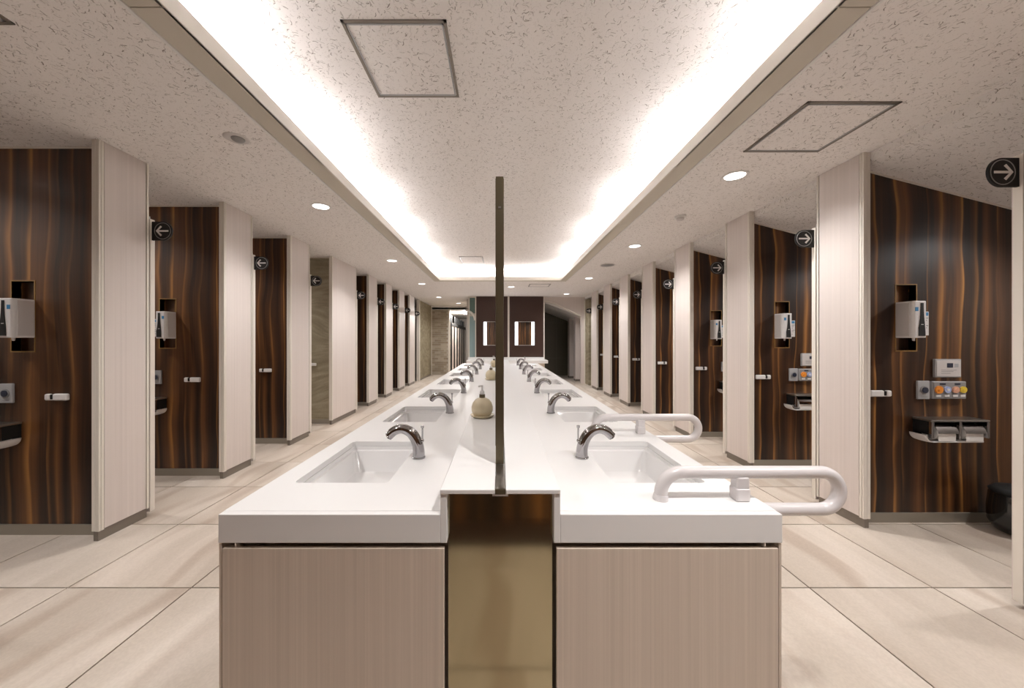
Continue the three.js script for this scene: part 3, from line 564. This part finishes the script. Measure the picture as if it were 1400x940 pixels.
// ---------------------------------------------------------------- the far end: mirror wall, glass, stone, corridor
{
  const w = structure('wall_end', 'dark brown panelled wall with two lit mirrors beyond the vanity');
  obj('panel', bx(-0.66, 0.2, 0, CEIL, 9.8, 9.9), M.brown, w); obj('panel', bx(0.25, 1.18, 0, CEIL, 9.8, 9.9), M.brown, w);
  obj('metal_strip', bx(0.2, 0.25, 0, CEIL, 9.795, 9.9), M.profile, w); obj('metal_strip', bx(1.18, 1.21, 0, CEIL, 9.79, 9.95), M.profile, w); obj('metal_strip', bx(-0.675, -0.66, 0, CEIL, 9.79, 9.95), M.profile, w);
}
for (const [x, label] of [[0.665, 'rectangular wall mirror with glowing sides between metal strips'], [-0.19, 'rectangular wall mirror with glowing sides nearest the glass screen']]) {
  const o = thing('lit_mirror', label, 'mirror', [x, 1.06, 9.8]);
  obj('case', bx(-0.27, 0.27, 0, 0.65, -0.035, 0, 0.004), M.white, o);
  obj('mirror_glass', bx(-0.18, 0.18, 0.01, 0.64, -0.038, -0.034), M.mirror, o);
  for (const s of [-1, 1]) { obj('light_strip', bx(s * 0.186, s * 0.264, 0.012, 0.638, -0.039, -0.034), M.glowMirror, o); const a = new THREE.RectAreaLight(rgb(0.86, 0.9, 1), MIRROR_LIGHT, 0.07, 0.62); a.position.set(s * 0.225, 0.325, 0.042); a.rotation.y = Math.PI; o.add(a); }
}
{
  const o = thing('wall_counter', 'white wall counter with raised back under the lit mirrors', 'counter', [0.2, 0, 9.8]);
  obj('slab', bx(-1.08, 1.04, 0.6, 0.68, -0.5, 0, 0.006), M.solid, o); obj('upstand', bx(-1.08, 1.0, 0.68, 0.74, -0.04, 0, 0.004), M.solid, o);
  obj('cabinet_body', bx(-1.04, 0.96, 0, 0.6, -0.44, 0), M.cabinet, o);
  obj('spout', [sweep([[0, 0], [0, 0.06], [0.03, 0.09], [0.06, 0.08]], 0.012, 0.012, 12).rotateY(Math.PI / 2).translate(0.46, 0.68, 0.2)], M.chrome, o);
}
{
  const o = thing('glass_screen', 'pale blue frosted glass screen beside the dark mirror wall', 'screen', [-0.77, 0, 9.86]);
  obj('pane', bx(-0.075, 0.075, 0.02, 1.86, 0, 0.012), M.glass, o); obj('upper_pane', bx(-0.085, 0.085, 1.94, 2.37, 0, 0.012), M.greenGlass, o);
  obj('frame', [bx(-0.1, -0.075, 0, 2.395, -0.01, 0.03), bx(0.08, 0.094, 0, 2.395, -0.01, 0.03), bx(-0.1, 0.094, 2.37, 2.395, -0.01, 0.03)], M.profile, o);
  obj('arch', [sweep(arc(-0.2, 1.75, 0.27, 0, 90, 12), 0.03, 0.02, 12)], M.white, o);
}
{
  // portal under the sloping soffit
  const w = structure('wall_portal', 'pale wall with sloping opening at the end of the grab bar row');
  const s = new THREE.Shape(); [[1.21, CEIL], [1.21, 2.3], [1.5, 2.24], [2.25, 1.88], [2.25, 0], [2.42, 0], [2.42, CEIL]].forEach(([x, y], i) => i ? s.lineTo(x, y) : s.moveTo(x, y)); s.closePath();
  obj('portal_face', new THREE.ExtrudeGeometry(s, { depth: 0.12, bevelEnabled: false }).translate(0, 0, -10.12), M.laminate, w);
  obj('portal_edge', [sweep([[1.21, 2.29], [1.5, 2.23], [2.24, 1.875]], 0.02, 0.03, 10).translate(0, 0, -9.99)], M.profile, w);
  for (const [d0, d1] of [[10.5, 10.75], [11.4, 11.7]]) { obj('corridor_pier', bx(2.2, 2.5, 0.06, 2.1, d0, d1), M.laminate, w); obj('pier_kick', bx(2.205, 2.5, 0, 0.06, d0 + 0.01, d1), M.toekick, w); obj('corridor_shutter', bx(2.45, 2.5, 0, 2.1, d1, d1 + 0.65), M.black, w); }
  const e = structure('wall_corridor_end', 'dark olive tiled wall at the end of the side corridor');
  obj('tile_bed', bx(0.9, 2.5, -0.05, 2.4, 12.27, 12.4), M.grout, e);
  for (let i = 0; i < 3; i++) for (let j = 0; j < 4; j++) obj('tile', bx(1.0 + i * 0.46 + 0.003, 1.0 + (i + 1) * 0.46 - 0.003, j * 0.6 + 0.003, (j + 1) * 0.6 - 0.003, 12.258, 12.28), M.darkTile, e);
  const r = new THREE.Shape(); [[1.0, 2.36], [2.5, 1.78], [2.5, 2.4], [1.0, 2.4]].forEach(([x, y], i) => i ? r.lineTo(x, y) : r.moveTo(x, y)); r.closePath();
  obj('corridor_soffit', new THREE.ExtrudeGeometry(r, { depth: 2.1, bevelEnabled: false }).translate(0, 0, -12.24), M.white, e);
  obj('corridor_side', bx(1.0, 1.1, 0, 2.4, 9.95, 12.3), M.darkTile, e);
  obj('corridor_back', bx(2.5, 2.6, 0, 2.4, 10.1, 12.3), M.wall, e);
}
{
  // last bay on the grab bar side: stone wall behind dark glass sign door
  const o = thing('stone_clad_pier', 'narrow olive stone panel at the end of the grab bar row', 'wall panel', [2.36, 0, 9.55]);
  obj('slab', bx(0, 0.06, 0.0, 2.31, 0, 0.4), M.stone, o); obj('post', bx(-0.03, 0.05, 0, 2.31, 0.4, 0.44), M.profile, o);
  const q = thing('stone_screen', 'olive stone panel between pale posts at the end of the soap jar row', 'wall panel', [LEFT, 0, 10.4]);
  obj('slab', bx(-0.06, 0, 0.06, 2.38, 0.26, 2.02), M.stone, q); obj('post', bx(-0.07, 0.012, 0, 2.39, 0.14, 0.26), M.profile, q); obj('post', bx(-0.07, 0.012, 0, 2.39, 2.02, 2.1), M.profile, q); obj('kick', bx(-0.05, -0.005, 0, 0.06, 0.26, 2.02), M.toekick, q);
}
{
  // brick clad wall beyond and the corridor of narrow doors behind it
  const w = structure('wall_brick', 'beige split-face brick wall at the mouth of the far corridor');
  obj('mortar', bx(-2.5, -1.8, -0.02, 2.4, 12.53, 12.65), M.band, w);
  const bg = [0, 1, 2].map((k) => metricUV(new THREE.BoxGeometry(0.2, 0.064, 0.03 + k * 0.008)));
  for (let j = 0; j < 32; j++) for (let i = 0; i < 4; i++) { const x = -2.39 + i * 0.206 + (j % 2 ? -0.1 : 0); if (x > -1.85 || x < -2.5) continue; const m = obj('brick', bg[Math.floor(rnd() * 3)], M.brick[Math.floor(rnd() * 3)], w); m.position.set(x, 0.07 + j * 0.07, -12.525); }
  obj('corner_trim', bx(-1.82, -1.76, 0, 2.3, 12.49, 12.66), M.profile, w);
  obj('lintel', bx(-2.5, -0.7, 2.26, 2.45, 12.5, 12.62), M.white, w);
  const f = structure('wall_far', 'plain wall closing the far corridor');
  obj('panel', bx(-2.2, 0, 0, 2.3, 18.4, 18.5), M.wall, f); obj('corridor_side', bx(-0.98, -0.86, 0, 2.4, 10.6, 18.4), M.brick[0], f); obj('corridor_back', bx(-2.2, -2.1, 0, 2.4, 12.6, 18.4), M.wall, f);
  obj('return_wall', bx(-0.98, 1.05, 0, 2.4, 10.5, 10.62), M.wall, f);
  obj('return_wall', bx(-3.9, -2.4, 0, 2.4, 12.53, 12.62), M.wall, f); obj('return_wall', bx(2.4, 3.9, 0, 2.45, 10.12, 10.22), M.wall, f);
}
for (let i = 0; i < 6; i++) {
  const o = thing('corridor_door', `narrow white door between black posts, ${NTH[i]} from the brick wall`, 'door', [-1.76, 0, 12.75 + i * 0.86], 'narrow doors in the far corridor');
  obj('leaf', bx(-0.03, 0, 0.03, 1.8, 0.2, 0.8), M.laminate, o); obj('post', bx(-0.06, 0.02, 0, 2.1, 0, 0.2), M.black, o); obj('head_rail', bx(-0.05, 0.025, 1.72, 1.84, 0, 0.86), M.black, o);
}

scene.traverse((o) => { if (o.isMesh) { o.castShadow = true; o.receiveShadow = true; } });
renderer.render(scene, camera);
